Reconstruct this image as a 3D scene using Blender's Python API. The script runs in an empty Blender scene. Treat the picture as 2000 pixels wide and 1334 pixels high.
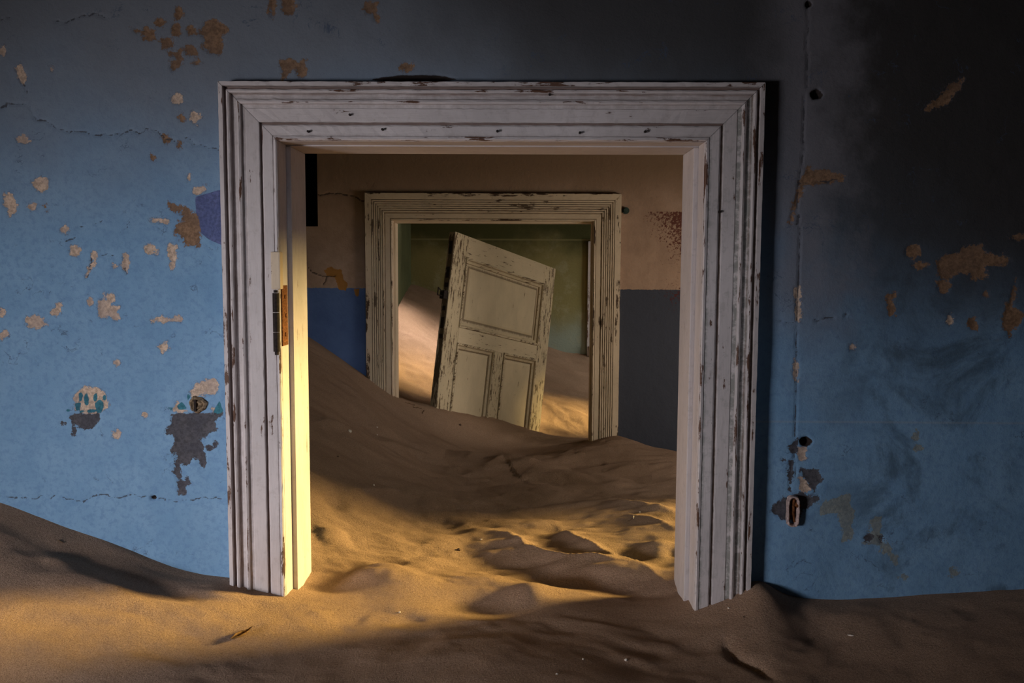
import bpy, bmesh, math, random
import numpy as np
from mathutils import Matrix, Vector
random.seed(4); RNG = np.random.RandomState(4)
C = bpy.context.scene.collection
SC = bpy.context.scene
R = math.radians

# ------------------------------------------------------------------ camera
cam_d = bpy.data.cameras.new('camera'); cam = bpy.data.objects.new('camera', cam_d); C.objects.link(cam)
cam_d.sensor_width = 36; cam_d.lens = 36 * 1700 / 2000; cam_d.clip_start = .02
PITCH, YAW, ROLL = R(4.94), R(.67), R(.28)
fw = Vector((-math.sin(YAW) * math.cos(PITCH), math.cos(YAW) * math.cos(PITCH), -math.sin(PITCH)))
rt = Vector((math.cos(YAW), math.sin(YAW), 0)); up = rt.cross(fw)
c_, s_ = math.cos(ROLL), math.sin(ROLL)
rt, up = c_ * rt + s_ * up, -s_ * rt + c_ * up
M = Matrix.Identity(4)
for i in range(3):
    M[i][0], M[i][1], M[i][2], M[i][3] = rt[i], up[i], -fw[i], (0, 0, 1.85)[i]
cam.matrix_world = M
SC.camera = cam

# ------------------------------------------------------------------ sky, sun, window and fill light
SC.view_settings.view_transform = 'Standard'; SC.view_settings.look = 'None'
SC.view_settings.gamma = 1; SC.view_settings.use_curve_mapping = False
SC.view_settings.exposure = 0.0
w = bpy.data.worlds.new('sky'); SC.world = w; w.use_nodes = True
w.node_tree.nodes['Background'].inputs[0].default_value = (.42, .55, .8, 1)
w.node_tree.nodes['Background'].inputs[1].default_value = .12
SUN_AZ, SUN_EL = R(25), R(9.5)
sun_d = bpy.data.lights.new('low_sun', 'SUN'); sun = bpy.data.objects.new('low_sun', sun_d); C.objects.link(sun)
sun_d.energy = 11.5; sun_d.angle = R(9); sun_d.color = (1, .70, .245)
d = Vector((-math.cos(SUN_EL) * math.cos(SUN_AZ), -math.cos(SUN_EL) * math.sin(SUN_AZ), -math.sin(SUN_EL)))
sun.rotation_euler = d.to_track_quat('-Z', 'Y').to_euler(); sun.location = (6, 4, 4)

def area(name, loc, aim, sx, sy, power, col, spread):
    l = bpy.data.lights.new(name, 'AREA'); l.shape = 'RECTANGLE'; l.size = sx; l.size_y = sy
    l.energy = power; l.color = col; l.spread = R(spread)
    o = bpy.data.objects.new(name, l); C.objects.link(o); o.location = loc
    o.rotation_euler = (Vector(aim) - Vector(loc)).to_track_quat('-Z', 'Y').to_euler()
    return o
# window daylight in unseen openings placed to match the light, plus added fills
area('near_window_daylight', (-2.22, -.1, 1.47), (-.5, 2.07, 1.1), .7, .45, 12.5, (1.0, .955, .985), 77)
area('middle_window_daylight', (1.97, 3.15, 1.55), (-.4, 4.6, 1.45), .8, .5, 6.0, (1, .86, .72), 110)
area('far_window_daylight', (1.97, 6.2, 1.45), (.6, 6.8, 1.4), .5, .5, 7, (1, .95, .85), 110)
area('back_fill', (.9, -1.52, 2.2), (-.80, 4.33, 1.25), .6, .6, .4, (.78, .87, 1.0), 21)  # added unseen fill, aimed through the near doorway
area('far_roof_fill', (-.72, 6.35, 3.18), (-.66, 5.75, 1.4), .35, .3, 4.0, (1, .84, .72), 32)  # added unseen lamp that brightens the far left sand slope
area('far_side_fill', (1.97, 4.74, 1.8), (-.1, 5.1, 1.45), .4, .6, 3.5, (1, .88, .72), 110)  # added unseen fill for the front of the tilted door

# ------------------------------------------------------------------ helpers
def link(o, parent=None):
    C.objects.link(o)
    if parent: o.parent = parent
    return o
def tag(o, label=None, cat=None, kind=None, group=None):
    if label: o['label'] = label
    if cat: o['category'] = cat
    if kind: o['kind'] = kind
    if group: o['group'] = group
    return o
def empty(name, loc=(0, 0, 0)):
    o = bpy.data.objects.new(name, None); o.location = loc; o.empty_display_size = .1
    return link(o)
def mesh_np(name, V, F, mat, parent=None, smooth=True, attrs=None):
    me = bpy.data.meshes.new(name); me.from_pydata(np.asarray(V, float).tolist(), [], [list(map(int, f)) for f in F]) if not isinstance(F, np.ndarray) else _quads(me, V, F)
    me.update()
    if attrs:
        for k, v in attrs.items():
            v = np.asarray(v, np.float32)
            if v.ndim == 1: me.attributes.new(k, 'FLOAT', 'POINT').data.foreach_set('value', v)
            else: me.attributes.new(k, 'FLOAT_VECTOR', 'POINT').data.foreach_set('vector', v.ravel())
    if smooth: me.polygons.foreach_set('use_smooth', np.ones(len(me.polygons), bool))
    me.materials.append(mat)
    return link(bpy.data.objects.new(name, me), parent)
def _quads(me, V, F):
    V = np.asarray(V, np.float32); n = len(F)
    me.vertices.add(len(V)); me.vertices.foreach_set('co', V.ravel())
    me.loops.add(n * 4); me.loops.foreach_set('vertex_index', F.astype(np.int32).ravel())
    me.polygons.add(n); me.polygons.foreach_set('loop_start', np.arange(0, n * 4, 4, dtype=np.int32))
    me.update(calc_edges=True)
def box_bm(bm, x0, x1, y0, y1, z0, z1, bev=0):
    t = bmesh.new(); bmesh.ops.create_cube(t, size=1)
    for v in t.verts: v.co = ((x0 + x1) / 2 + v.co.x * (x1 - x0), (y0 + y1) / 2 + v.co.y * (y1 - y0), (z0 + z1) / 2 + v.co.z * (z1 - z0))
    if bev: bmesh.ops.bevel(t, geom=t.edges[:] , offset=bev, segments=2, affect='EDGES', profile=.6)
    tm = bpy.data.meshes.new('t'); t.to_mesh(tm); t.free(); bm.from_mesh(tm); bpy.data.meshes.remove(tm)
def bm_obj(name, bm, mat, parent=None, smooth=False):
    me = bpy.data.meshes.new(name); bmesh.ops.recalc_face_normals(bm, faces=bm.faces); bm.to_mesh(me); bm.free(); me.materials.append(mat)
    if smooth: me.polygons.foreach_set('use_smooth', np.ones(len(me.polygons), bool))
    return link(bpy.data.objects.new(name, me), parent)
def boxes(name, bl, mat, parent=None, bev=0):
    bm = bmesh.new()
    for b in bl: box_bm(bm, *b, bev)
    return bm_obj(name, bm, mat, parent)

# ------------------------------------------------------------------ node helpers
class N:
    def __init__(s, name):
        s.m = bpy.data.materials.new(name); s.m.use_nodes = True; s.t = s.m.node_tree; s.b = s.t.nodes['Principled BSDF']
        s.tc = s.t.nodes.new('ShaderNodeTexCoord').outputs['Object']
    def new(s, kind, **kw):
        n = s.t.nodes.new(kind)
        for k, v in kw.items(): setattr(n, k, v)
        return n
    def put(s, sock, v):
        if isinstance(v, bpy.types.NodeSocket): s.t.links.new(v, sock)
        elif v is not None: sock.default_value = v if not isinstance(v, tuple) or len(v) != 3 or sock.type == 'VECTOR' else (*v, 1)
    def math(s, op, a, b=None, c=None, clamp=False):
        n = s.new('ShaderNodeMath', operation=op, use_clamp=clamp)
        for i, v in enumerate((a, b, c)): s.put(n.inputs[i], v) if v is not None else None
        return n.outputs[0]
    def noise(s, scale, detail=4, rough=.55, vec=None, dist=0, col=False):
        n = s.new('ShaderNodeTexNoise'); n.inputs['Scale'].default_value = scale; n.inputs['Detail'].default_value = detail
        n.inputs['Roughness'].default_value = rough; n.inputs['Distortion'].default_value = dist
        s.put(n.inputs['Vector'], vec if vec is not None else s.tc)
        return n.outputs[1 if col else 0]
    def vscale(s, v, k):
        n = s.new('ShaderNodeVectorMath', operation='MULTIPLY'); s.put(n.inputs[0], v); n.inputs[1].default_value = k
        return n.outputs[0]
    def step(s, v, lo, hi, a=0., b=1.):
        n = s.new('ShaderNodeMapRange', interpolation_type='SMOOTHSTEP'); s.put(n.inputs[0], v)
        for i, q in enumerate((lo, hi, a, b)): n.inputs[i + 1].default_value = q
        return n.outputs[0]
    def mix(s, f, a, b, blend='MIX'):
        n = s.new('ShaderNodeMix', data_type='RGBA', blend_type=blend); s.put(n.inputs[0], f); s.put(n.inputs[6], a); s.put(n.inputs[7], b)
        return n.outputs[2]
    def attr(s, name, vec=False):
        n = s.new('ShaderNodeAttribute', attribute_name=name); return n.outputs['Vector' if vec else 'Fac']
    def sep(s, v):
        n = s.new('ShaderNodeSeparateXYZ'); s.put(n.inputs[0], v); return n.outputs
    def bump(s, h, strength, dist, prev=None):
        n = s.new('ShaderNodeBump'); n.inputs['Strength'].default_value = strength; n.inputs['Distance'].default_value = dist
        s.put(n.inputs['Height'], h)
        if prev is not None: s.put(n.inputs['Normal'], prev)
        return n.outputs[0]
    def done(s, col, rough=.9, normal=None, spec=.2):
        s.put(s.b.inputs['Base Color'], col); s.put(s.b.inputs['Roughness'], rough); s.b.inputs['Specular IOR Level'].default_value = spec
        if normal is not None: s.put(s.b.inputs['Normal'], normal)
        return s.m
def flat(name, col, rough=.8, metal=0, var=.35, scale=60, bump=.3):
    n = N(name); f = n.noise(scale, 5, .6)
    c = n.mix(n.step(f, .35, .7), tuple(v * (1 - var) for v in col), tuple(min(1, v * (1 + var * .5)) for v in col))
    n.b.inputs['Metallic'].default_value = metal
    return n.done(c, rough, n.bump(f, bump, .002))

# ------------------------------------------------------------------ materials
def mask(n, name, amp=.010, nz=None, soft=.0008):
    f = n.math('ADD', n.math('ADD', n.attr(name), .0012), n.math('MULTIPLY', n.math('SUBTRACT', nz, .5), amp))
    return n.step(f, -soft, soft)
def wall_blue():
    n = N('blue_distemper')
    big = n.noise(1.6, 4, .6); mid = n.noise(9, 5, .65); fine = n.noise(70, 5, .7); vf = n.noise(260, 3, .7)
    x, y, z = n.sep(n.tc)
    col = n.mix(n.step(mid, .3, .7), (.160, .31, .50), (.20, .36, .55))
    col = n.mix(n.math('MULTIPLY', n.step(fine, .45, .65), .6), col, (.13, .25, .44))
    # upper part of the plaster turning grey, and teal-dark blotches to the right of the doorway
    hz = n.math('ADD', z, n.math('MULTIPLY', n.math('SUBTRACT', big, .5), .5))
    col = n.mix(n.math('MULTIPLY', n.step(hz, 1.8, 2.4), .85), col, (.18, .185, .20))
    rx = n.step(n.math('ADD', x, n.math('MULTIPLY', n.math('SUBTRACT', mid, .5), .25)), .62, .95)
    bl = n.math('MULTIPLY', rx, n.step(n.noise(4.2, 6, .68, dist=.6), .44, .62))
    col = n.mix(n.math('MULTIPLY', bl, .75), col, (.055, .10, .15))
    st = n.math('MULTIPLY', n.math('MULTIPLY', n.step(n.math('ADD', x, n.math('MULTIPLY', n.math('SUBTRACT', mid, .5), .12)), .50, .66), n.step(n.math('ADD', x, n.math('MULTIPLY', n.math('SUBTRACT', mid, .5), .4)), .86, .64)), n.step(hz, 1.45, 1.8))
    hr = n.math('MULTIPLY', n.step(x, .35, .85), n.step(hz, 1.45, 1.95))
    col = n.mix(n.math('MULTIPLY', hr, .9), col, (.05, .05, .052))  # light falloff painted in, near-black towards the upper right
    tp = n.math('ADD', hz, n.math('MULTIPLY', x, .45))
    col = n.mix(n.math('MULTIPLY', n.step(tp, 2.1, 2.55), .85), col, (.045, .043, .043))  # fading light along the wall top, painted into the colour
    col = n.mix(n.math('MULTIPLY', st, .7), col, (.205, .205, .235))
    edge = n.noise(48, 8, .74); e2 = n.noise(130, 4, .7)
    ln = n.math('MULTIPLY', n.step(n.math('ABSOLUTE', n.math('SUBTRACT', z, 1.482)), .004, .001), n.step(x, .5, .55))
    col = n.mix(n.math('MULTIPLY', ln, .35), col, (.3, .36, .42))
    # little random flakes and scratches
    tick = n.math('MULTIPLY', n.step(n.math('ABSOLUTE', n.math('SUBTRACT', n.noise(16, 6, .6, dist=.5), .5)), .010, .004), n.step(n.noise(11, 4, .6), .57, .64))
    col = n.mix(n.math('MULTIPLY', tick, .7), col, (.06, .09, .15))
    fl = n.step(n.noise(30, 7, .74, dist=.4), .70, .72)
    col = n.mix(n.math('MULTIPLY', fl, .6), col, (.10, .13, .2))
    for nm, c, amp in (('olive', (.27, .27, .20), .06), ('purple', (.10, .115, .27), .004), ('cream', (.56, .435, .34), .042), ('brown', (.25, .155, .095), .060),
                       ('grey', (.085, .085, .098), .05), ('teal', (.04, .17, .23), .012)):
        m = mask(n, nm, amp, edge)
        cc = n.mix(n.step(e2, .38, .62), tuple(v * .68 for v in c), tuple(v * 1.15 for v in c))
        cc = n.mix(n.math('MULTIPLY', n.step(n.noise(13, 5, .65), .42, .6), .5), cc, tuple(v * k_ for v, k_ in zip(c, (.58, .62, .75))))
        if nm in ('cream', 'brown'):   # edge shade of the lifted paint film, painted as a dark rim
            f_ = n.math('ADD', n.math('ADD', n.attr(nm), .0012), n.math('MULTIPLY', n.math('SUBTRACT', edge, .5), amp))
            rim = n.math('MULTIPLY', n.step(f_, -.0045, -.0008), n.step(e2, .42, .56))
            col = n.mix(n.math('MULTIPLY', rim, .6), col, (.10, .10, .13))
        if nm == 'purple': m = n.math('MULTIPLY', m, .9)
        if nm == 'olive': m = n.math('MULTIPLY', m, .7)
        col = n.mix(m, col, cc)
    col = n.mix(mask(n, 'hole', .006, edge), col, (.03, .022, .02))
    cr = n.step(n.math('ADD', n.attr('crack'), n.math('MULTIPLY', n.math('SUBTRACT', edge, .5), .008)), -.0022, -.0010)
    col = n.mix(n.math('MULTIPLY', cr, .85), col, (.05, .05, .06))
    h = n.math('ADD', n.math('MULTIPLY', fine, .6), n.math('MULTIPLY', vf, .25)); h = n.math('SUBTRACT', h, n.math('MULTIPLY', fl, .6))
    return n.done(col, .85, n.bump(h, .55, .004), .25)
def wall_two():
    n = N('ochre_plaster_with_blue_dado')
    x, y, z = n.sep(n.tc)
    mid = n.noise(6, 5, .65); fine = n.noise(60, 5, .7); sp = n.noise(95, 4, .75)
    up_ = n.mix(n.step(mid, .3, .7), (.33, .225, .165), (.42, .29, .21))
    up_ = n.mix(n.math('MULTIPLY', n.step(n.noise(3, 6, .7), .5, .7), .5), up_, (.46, .33, .27))
    up_ = n.mix(n.step(z, 2.1, 2.35), up_, (.24, .16, .105))
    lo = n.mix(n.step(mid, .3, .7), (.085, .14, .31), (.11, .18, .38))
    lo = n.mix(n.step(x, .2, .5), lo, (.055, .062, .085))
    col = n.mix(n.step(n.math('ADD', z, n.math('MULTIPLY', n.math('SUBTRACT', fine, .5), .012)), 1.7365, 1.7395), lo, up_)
    mm_ = n.math('ADD', n.attr('maroon'), n.math('MULTIPLY', n.math('SUBTRACT', sp, .5), .55))
    col = n.mix(n.math('MULTIPLY', n.step(mm_, .0, .04), .9), col, (.10, .025, .02))
    e = n.noise(70, 6, .7)
    col = n.mix(mask(n, 'ochre', .02, e), col, (.36, .17, .045))
    cr = n.step(n.math('ADD', n.attr('crack'), n.math('MULTIPLY', n.math('SUBTRACT', fine, .5), .004)), -.0045, -.002)
    col = n.mix(n.math('MULTIPLY', cr, .85), col, (.05, .035, .03))
    return n.done(col, .9, n.bump(fine, .5, .005), .15)
def wall_green():
    n = N('green_distemper')
    x, y, z = n.sep(n.tc)
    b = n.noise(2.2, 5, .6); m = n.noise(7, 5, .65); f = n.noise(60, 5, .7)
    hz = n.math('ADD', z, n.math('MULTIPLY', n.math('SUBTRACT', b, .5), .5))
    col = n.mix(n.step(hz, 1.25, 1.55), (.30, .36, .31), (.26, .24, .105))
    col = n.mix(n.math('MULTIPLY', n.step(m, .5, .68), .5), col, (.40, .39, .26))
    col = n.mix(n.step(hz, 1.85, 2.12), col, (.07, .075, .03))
    col = n.mix(n.math('MULTIPLY', n.math('SUBTRACT', n.step(z, 2.046, 2.054), n.step(z, 2.058, 2.066)), .5), col, (.3, .28, .14))
    return n.done(col, .9, n.bump(f, .5, .005), .15)
def plaster(name, c):
    n = N(name); m = n.noise(5, 5, .65); f = n.noise(60, 5, .7)
    return n.done(n.mix(n.step(m, .3, .7), tuple(v * .8 for v in c), c), .95, n.bump(f, .5, .005), .1)
def sand_mat():
    n = N('desert_sand')
    a = n.noise(5, 5, .6); g = n.noise(420, 4, .75); g2 = n.noise(140, 4, .7); sp = n.noise(230, 2, .6)
    col = n.mix(n.step(a, .3, .7), (.47, .32, .225), (.53, .365, .26))
    col = n.mix(n.step(g, .36, .60), (.27, .175, .12), col)
    col = n.mix(n.math('MULTIPLY', n.step(g, .62, .75), .6), col, (.68, .5, .34))
    col = n.mix(n.math('MULTIPLY', n.step(g2, .5, .68), .4), col, (.30, .20, .14))
    col = n.mix(n.step(sp, .70, .73), col, (.12, .08, .06))
    h = n.math('ADD', n.math('MULTIPLY', g2, .7), n.math('MULTIPLY', g, .5))
    return n.done(col, .95, n.bump(h, .9, .008), .1)
def paint_wood(name, base, dirt, chip, amount, wear=0.0, gs=1.0, fd=.45):
    """weathered paint on joinery. grain: (across, along, proud); edge: +1 on an arris, -1 in a groove"""
    n = N(name); g = n.attr('grain', True); e = n.attr('edge')
    v = n.vscale(g, (34 * gs, 5.0 * gs, 34 * gs)); v2 = n.vscale(g, (150 * gs, 12 * gs, 150 * gs))
    n1 = n.noise(1, 7, .68, v, .3); n2 = n.noise(1, 5, .7, v2); big = n.noise(2.5, 4, .6, n.vscale(g, (3, 1.5, 3)))
    iso = n.noise(28 * gs, 6, .7, g)
    col = n.mix(n.step(big, .35, .65), base, tuple(b * .86 for b in base))
    col = n.mix(n.math('MULTIPLY', n.step(n2, .45, .75), .35), col, dirt)
    col = n.mix(n.math('MULTIPLY', n.math('MULTIPLY', n.step(e, .15, -.05), n.step(iso, .36, .56)), fd), col, dirt)
    col = n.mix(n.math('MULTIPLY', n.step(iso, .52, .68), wear), col, dirt)
    gr = n.step(n.math('ADD', n.math('MULTIPLY', e, -1), n.math('MULTIPLY', n.math('SUBTRACT', n1, .5), .7)), .45, .8)
    col = n.mix(n.math('MULTIPLY', gr, .8), col, tuple(c * 1.5 for c in chip))  # groove grime, which also paints in the shade of the recesses
    k = n.math('ADD', n.math('ADD', n1, n.math('MULTIPLY', n.math('MAXIMUM', e, 0), n.math('MULTIPLY', n2, .35))), n.math('MULTIPLY', n.math('SUBTRACT', big, .5), .30))
    k = n.math('ADD', k, n.math('MULTIPLY', n.math('SUBTRACT', iso, .5), .25))
    ch = n.step(k, 1.0 - amount, 1.012 - amount)
    cc = n.mix(n2, chip, tuple(min(1, c * 1.7) for c in chip))
    col = n.mix(ch, col, cc)
    h = n.math('SUBTRACT', n.math('MULTIPLY', n2, .35), n.math('MULTIPLY', ch, 1.0))
    return n.done(col, .62, n.bump(h, .6, .0016), .3)
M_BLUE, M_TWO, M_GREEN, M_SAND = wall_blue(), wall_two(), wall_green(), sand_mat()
M_SIDE = plaster('bare_side_plaster', (.34, .33, .33)); M_CEIL = plaster('sooty_ceiling', (.16, .15, .14)); M_FLOOR = plaster('buried_floorboards', (.25, .17, .11))
M_SIDE2 = plaster('brown_side_plaster', (.40, .29, .21))
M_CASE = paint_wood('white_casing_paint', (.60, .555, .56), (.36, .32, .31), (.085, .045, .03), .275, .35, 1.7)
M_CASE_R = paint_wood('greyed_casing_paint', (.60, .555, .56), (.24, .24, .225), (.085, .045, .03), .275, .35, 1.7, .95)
M_CASE2 = paint_wood('cream_casing_paint', (.66, .54, .40), (.42, .33, .24), (.055, .033, .02), .295, .25, 1.5)
M_DOOR = paint_wood('cream_door_paint', (.60, .50, .34), (.44, .36, .24), (.085, .055, .028), .308, .25, 2.3)
M_DOORW = paint_wood('worn_door_paint', (.58, .48, .32), (.40, .32, .2), (.085, .055, .028), .385, .3, 2.3)
M_PANEL = paint_wood('cream_panel_paint', (.59, .49, .33), (.46, .38, .26), (.085, .055, .028), .275, .25, 2.3)
M_EDGE = paint_wood('bare_door_edge', (.40, .33, .22), (.25, .2, .13), (.07, .05, .03), .45, .4)
M_RUST = flat('rusted_iron', (.22, .085, .03), .85, .2, .6, 180, .6); M_IRON = flat('dark_iron', (.03, .022, .02), .8, .2, .4, 150)
M_PORC = flat('pinkish_painted_rim', (.50, .38, .35), .6, 0, .4, 160, .5); M_GLAZE = flat('dark_glazed_ceramic', (.05, .075, .065), .3, 0, .3, 60)
M_PLUG = flat('weathered_wood_plug', (.27, .2, .13), .9, 0, .6, 130, .8); M_STONE = flat('pale_chip', (.75, .68, .6), .9, 0, .25, 200); M_TWIG = flat('dry_twig', (.2, .12, .07), .95, 0, .5, 220)
M_STONED = flat('dark_chip', (.13, .085, .06), .95, 0, .4, 200); M_LEAF = flat('dry_wood_curl', (.42, .26, .13), .9, 0, .5, 150)

# ------------------------------------------------------------------ the sand
CPS = [(-1.274,2.07,1.268),(-1.112,2.07,1.208),(-0.95,2.07,1.152),(-0.838,2.07,1.11),(-0.775,2.07,1.095),(-0.725,2.07,1.089),(-0.7,2.03,1.085),(-0.638,2.03,1.067),(-0.569,2.03,1.051),(-0.543,2.2,1.044),(0.412,2.03,1.021),(0.458,2.03,1.035),(0.519,2.03,1.059),(0.551,2.04,1.078),(0.59,2.07,1.08),(0.641,2.07,1.057),(0.728,2.07,1.042),(0.976,2.07,1.056),(1.223,2.07,1.075),(0.405,2.2,1.011),(-1.182,1.91,1.173),(-1.07,1.72,1.111),(-1.063,4.33,1.488),(-0.949,4.33,1.411),(-0.783,4.33,1.293),(-0.646,4.45,1.172),(0.338,4.32,0.973),(0.482,4.3,1.006),(0.597,4.33,0.959),(0.777,4.33,0.924),(-0.781,3.2,1.256),(-0.662,2.7,1.152),(-0.596,2.42,1.076),(-0.471,3.6,1.032),(-0.38,2.9,1.014),(-0.043,3.9,0.968),(-0.032,3.0,0.988),(0.422,3.9,0.971),(0.328,3.0,0.991),(0.423,2.4,1.017),(-0.304,4.3,0.985),(-0.152,4.35,0.944),(0.154,4.2,0.947),(-0.725,5.1,1.177),(-0.559,5.25,1.134),(-0.619,4.75,1.104),(-0.794,5.6,1.385),(-0.85,6.0,1.522),(-0.869,6.8,1.719),(-0.641,6.8,1.64),(0.202,6.8,1.232),(0.524,6.8,1.153),(0.423,5.9,0.911),(0.156,6.2,1.065),(0.32,5.3,0.808),(0.369,5.1,0.817),(-0.448,4.45,1.123)]
CPS += [(-2.2,2.07,1.33),(-2.2,1.0,1.2),(1.95,2.07,1.12),(1.95,1.0,1.06),(0,1.5,1.02),(.6,1.5,1.0),(1.2,1.6,1.03),(-.6,1.5,1.04),(-1.1,1.5,1.08),(0,0,.97),(0,-1.5,.95),(-2,-1.5,1.0),(1.9,-1.5,1.0),
 (-.25,2.1,1.03),(.1,2.1,1.02),(.68,1.9,1.02),(.9,1.85,1.03),(-.45,1.85,1.04),(-2.2,4.2,1.95),(-2.2,3.2,1.72),(-2.2,2.3,1.45),(1.95,2.4,1.1),(1.95,3.2,1.06),(1.95,4.2,1.0),(1.95,4.7,.95),(1.2,3.0,1.02),
 (.72,5.5,.75),(1.95,5.3,.9),(1.95,6.8,.95),(1.2,5.4,.70),(-.2,5.8,1.12),(.11,5.25,.85),(-.16,4.87,.98),(-.3,4.68,1.05)]
P_ = np.array(CPS)
def _tps(r2): return np.where(r2 > 0, .5 * r2 * np.log(np.maximum(r2, 1e-12)), 0)
_n = len(P_)
_K = _tps(((P_[:, None, :2] - P_[None, :, :2]) ** 2).sum(-1)) + 1e-4 * np.eye(_n)
_Q = np.c_[np.ones(_n), P_[:, :2]]
_W = np.linalg.solve(np.block([[_K, _Q], [_Q.T, np.zeros((3, 3))]]), np.r_[P_[:, 2], 0, 0, 0])
_LAT = RNG.rand(64, 64)
def vnoise(x, y):
    xi, yi = np.floor(x).astype(int), np.floor(y).astype(int); fx, fy = x - xi, y - yi
    fx, fy = fx * fx * fx * (fx * (fx * 6 - 15) + 10), fy * fy * fy * (fy * (fy * 6 - 15) + 10)
    g = lambda a, b: _LAT[a % 64, b % 64]
    return (g(xi, yi) * (1 - fx) + g(xi + 1, yi) * fx) * (1 - fy) + (g(xi, yi + 1) * (1 - fx) + g(xi + 1, yi + 1) * fx) * fy - .5
# humps (x, y, rx, ry, height) and ridges (polyline, height, width to the near side, width to the far side)
HUMPS = [(-0.587,2.69,0.035,0.05,-0.016),(0.124,2.785,0.05,0.05,-0.014),(0.323,2.44,0.05,0.05,-0.018),(0.443,2.469,0.03,0.05,-0.014),(-0.09,2.077,0.12,0.08,-0.026),(0.024,2.148,0.055,0.06,0.022),(-0.333,2.223,0.12,0.1,0.026),(-0.492,2.153,0.09,0.05,-0.014),(0.412,2.515,0.05,0.05,0.016),(0.142,2.278,0.1,0.05,-0.016),(0.646,1.95,0.08,0.07,-0.018),(0.578,2.003,0.05,0.08,0.014),(-0.807,1.93,0.1,0.04,-0.016),(-0.946,1.901,0.2,0.06,0.016),(0.256,2.319,0.08,0.04,0.012)]
RIDGES = [([(-0.793,3.219),(-0.738,3.328),(-0.7,3.353),(-0.627,3.51),(-0.534,3.685),(-0.483,3.723)],0.014,0.1,0.05),([(-0.849,3.939),(-0.735,3.917),(-0.671,3.844),(-0.556,3.746)],0.02,0.15,0.06),([(-0.353,3.916),(-0.242,3.911),(-0.197,3.893),(-0.139,3.977)],0.012,0.12,0.05),([(-0.174,3.704),(-0.082,3.857),(0.047,3.791),(0.136,3.772),(0.219,3.802)],0.014,0.12,0.05),([(-0.581,2.771),(-0.497,2.93),(-0.442,3.048)],0.008,0.06,0.04),([(-0.595,2.454),(-0.545,2.479),(-0.507,2.5)],0.01,0.05,0.04),([(-0.112,2.737),(-0.035,2.678),(0.018,2.54),(0.129,2.435),(0.231,2.392),(0.311,2.353)],0.012,0.05,0.03),([(0.111,2.886),(0.17,2.635),(0.231,2.501),(0.304,2.406),(0.396,2.218)],0.01,0.05,0.03),([(0.312,3.198),(0.434,3.078),(0.534,2.954)],0.01,0.06,0.04),([(0.347,2.952),(0.436,2.845),(0.485,2.68)],0.01,0.06,0.03),([(0.458,1.894),(0.469,1.821),(0.498,1.787),(0.519,1.727)],-0.012,0.01,0.01)]
def H(x, y):
    x, y = np.atleast_1d(np.asarray(x, float)), np.atleast_1d(np.asarray(y, float))
    h = np.empty_like(x)
    for i in range(0, len(x), 20000):
        X, Y = x[i:i + 20000], y[i:i + 20000]
        k = _tps((X[:, None] - P_[None, :, 0]) ** 2 + (Y[:, None] - P_[None, :, 1]) ** 2)
        h[i:i + 20000] = k @ _W[:_n] + _W[_n] + _W[_n + 1] * X + _W[_n + 2] * Y
    wx, wy = x + .12 * vnoise(x * 2.1 + 7, y * 2.1), y + .12 * vnoise(x * 2.3, y * 2.3 + 3)
    near = np.clip((np.abs(y - 2.1) - .02) / .1, .25, 1) * np.clip((np.abs(y - 4.33) - .02) / .12, .25, 1)
    near = near * np.clip(.5 + (y - 1.75) * 1.6, .45, 1)
    h += near * (.026 * vnoise(wx * 3.4 + 11, wy * 4.2 + 5) + .015 * vnoise(wx * 6.5 + wy * 2 + 3, wy * 8) + .010 * vnoise(wx * 13 - wy * 5, wy * 22 + 9) + .0036 * vnoise(wx * 34, wy * 52) + .0012 * vnoise(wx * 90, wy * 110))
    for a, b, rx, ry, z in HUMPS:
        h += z * np.exp(-(((x - a) / rx) ** 2 + ((y - b) / ry) ** 2))
    for pts, z, wn, wf in RIDGES:
        best = np.full_like(x, 9.); sg = np.zeros_like(x); tt = np.zeros_like(x); L = len(pts) - 1
        for j in range(L):
            (ax, ay), (bx, by) = pts[j], pts[j + 1]; dx, dy = bx - ax, by - ay; l2 = dx * dx + dy * dy
            t = np.clip(((x - ax) * dx + (y - ay) * dy) / l2, 0, 1); ex, ey = x - ax - t * dx, y - ay - t * dy; dd = np.hypot(ex, ey)
            m = dd < best; best = np.where(m, dd, best); sg = np.where(m, dx * ey - dy * ex, sg); tt = np.where(m, (j + t) / L, tt)
        fall = np.where(sg > 0, np.exp(-best / wf), np.exp(-best / wn))
        h += 2.4 * z * fall * np.sin(np.pi * np.clip(tt, .02, .98)) ** .6
    return h
def Hs(x, y): return float(H(x, y)[0])
def lin(*segs):
    out = []
    for a, b, s in segs: out += list(np.linspace(a, b, max(2, int(round((b - a) / s)) + 1)))[:-1]
    return np.array(out + [segs[-1][1]])
gx = lin((-2.2, -1.35, .05), (-1.35, 1.3, .0085), (1.3, 1.95, .05))
gy = lin((-1.5, 1.3, .1), (1.3, 2.6, .0075), (2.6, 4.6, .012), (4.6, 6.8, .016))
GX, GY = np.meshgrid(gx, gy); HZ = H(GX.ravel(), GY.ravel())
V = np.c_[GX.ravel(), GY.ravel(), HZ]; nx, ny = len(gx), len(gy)
I, J = np.meshgrid(np.arange(nx - 1), np.arange(ny - 1)); q = (J * nx + I).ravel()
F = np.c_[q, q + 1, q + nx + 1, q + nx]
keep = ~((gx[:-1][I.ravel()] < -.9) & (gy[:-1][J.ravel()] > 4.40))
tag(mesh_np('sand', V, F[keep], M_SAND), 'rippled brown desert sand drifted deep through all three rooms, golden where sunlit', 'sand', 'stuff')

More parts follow.
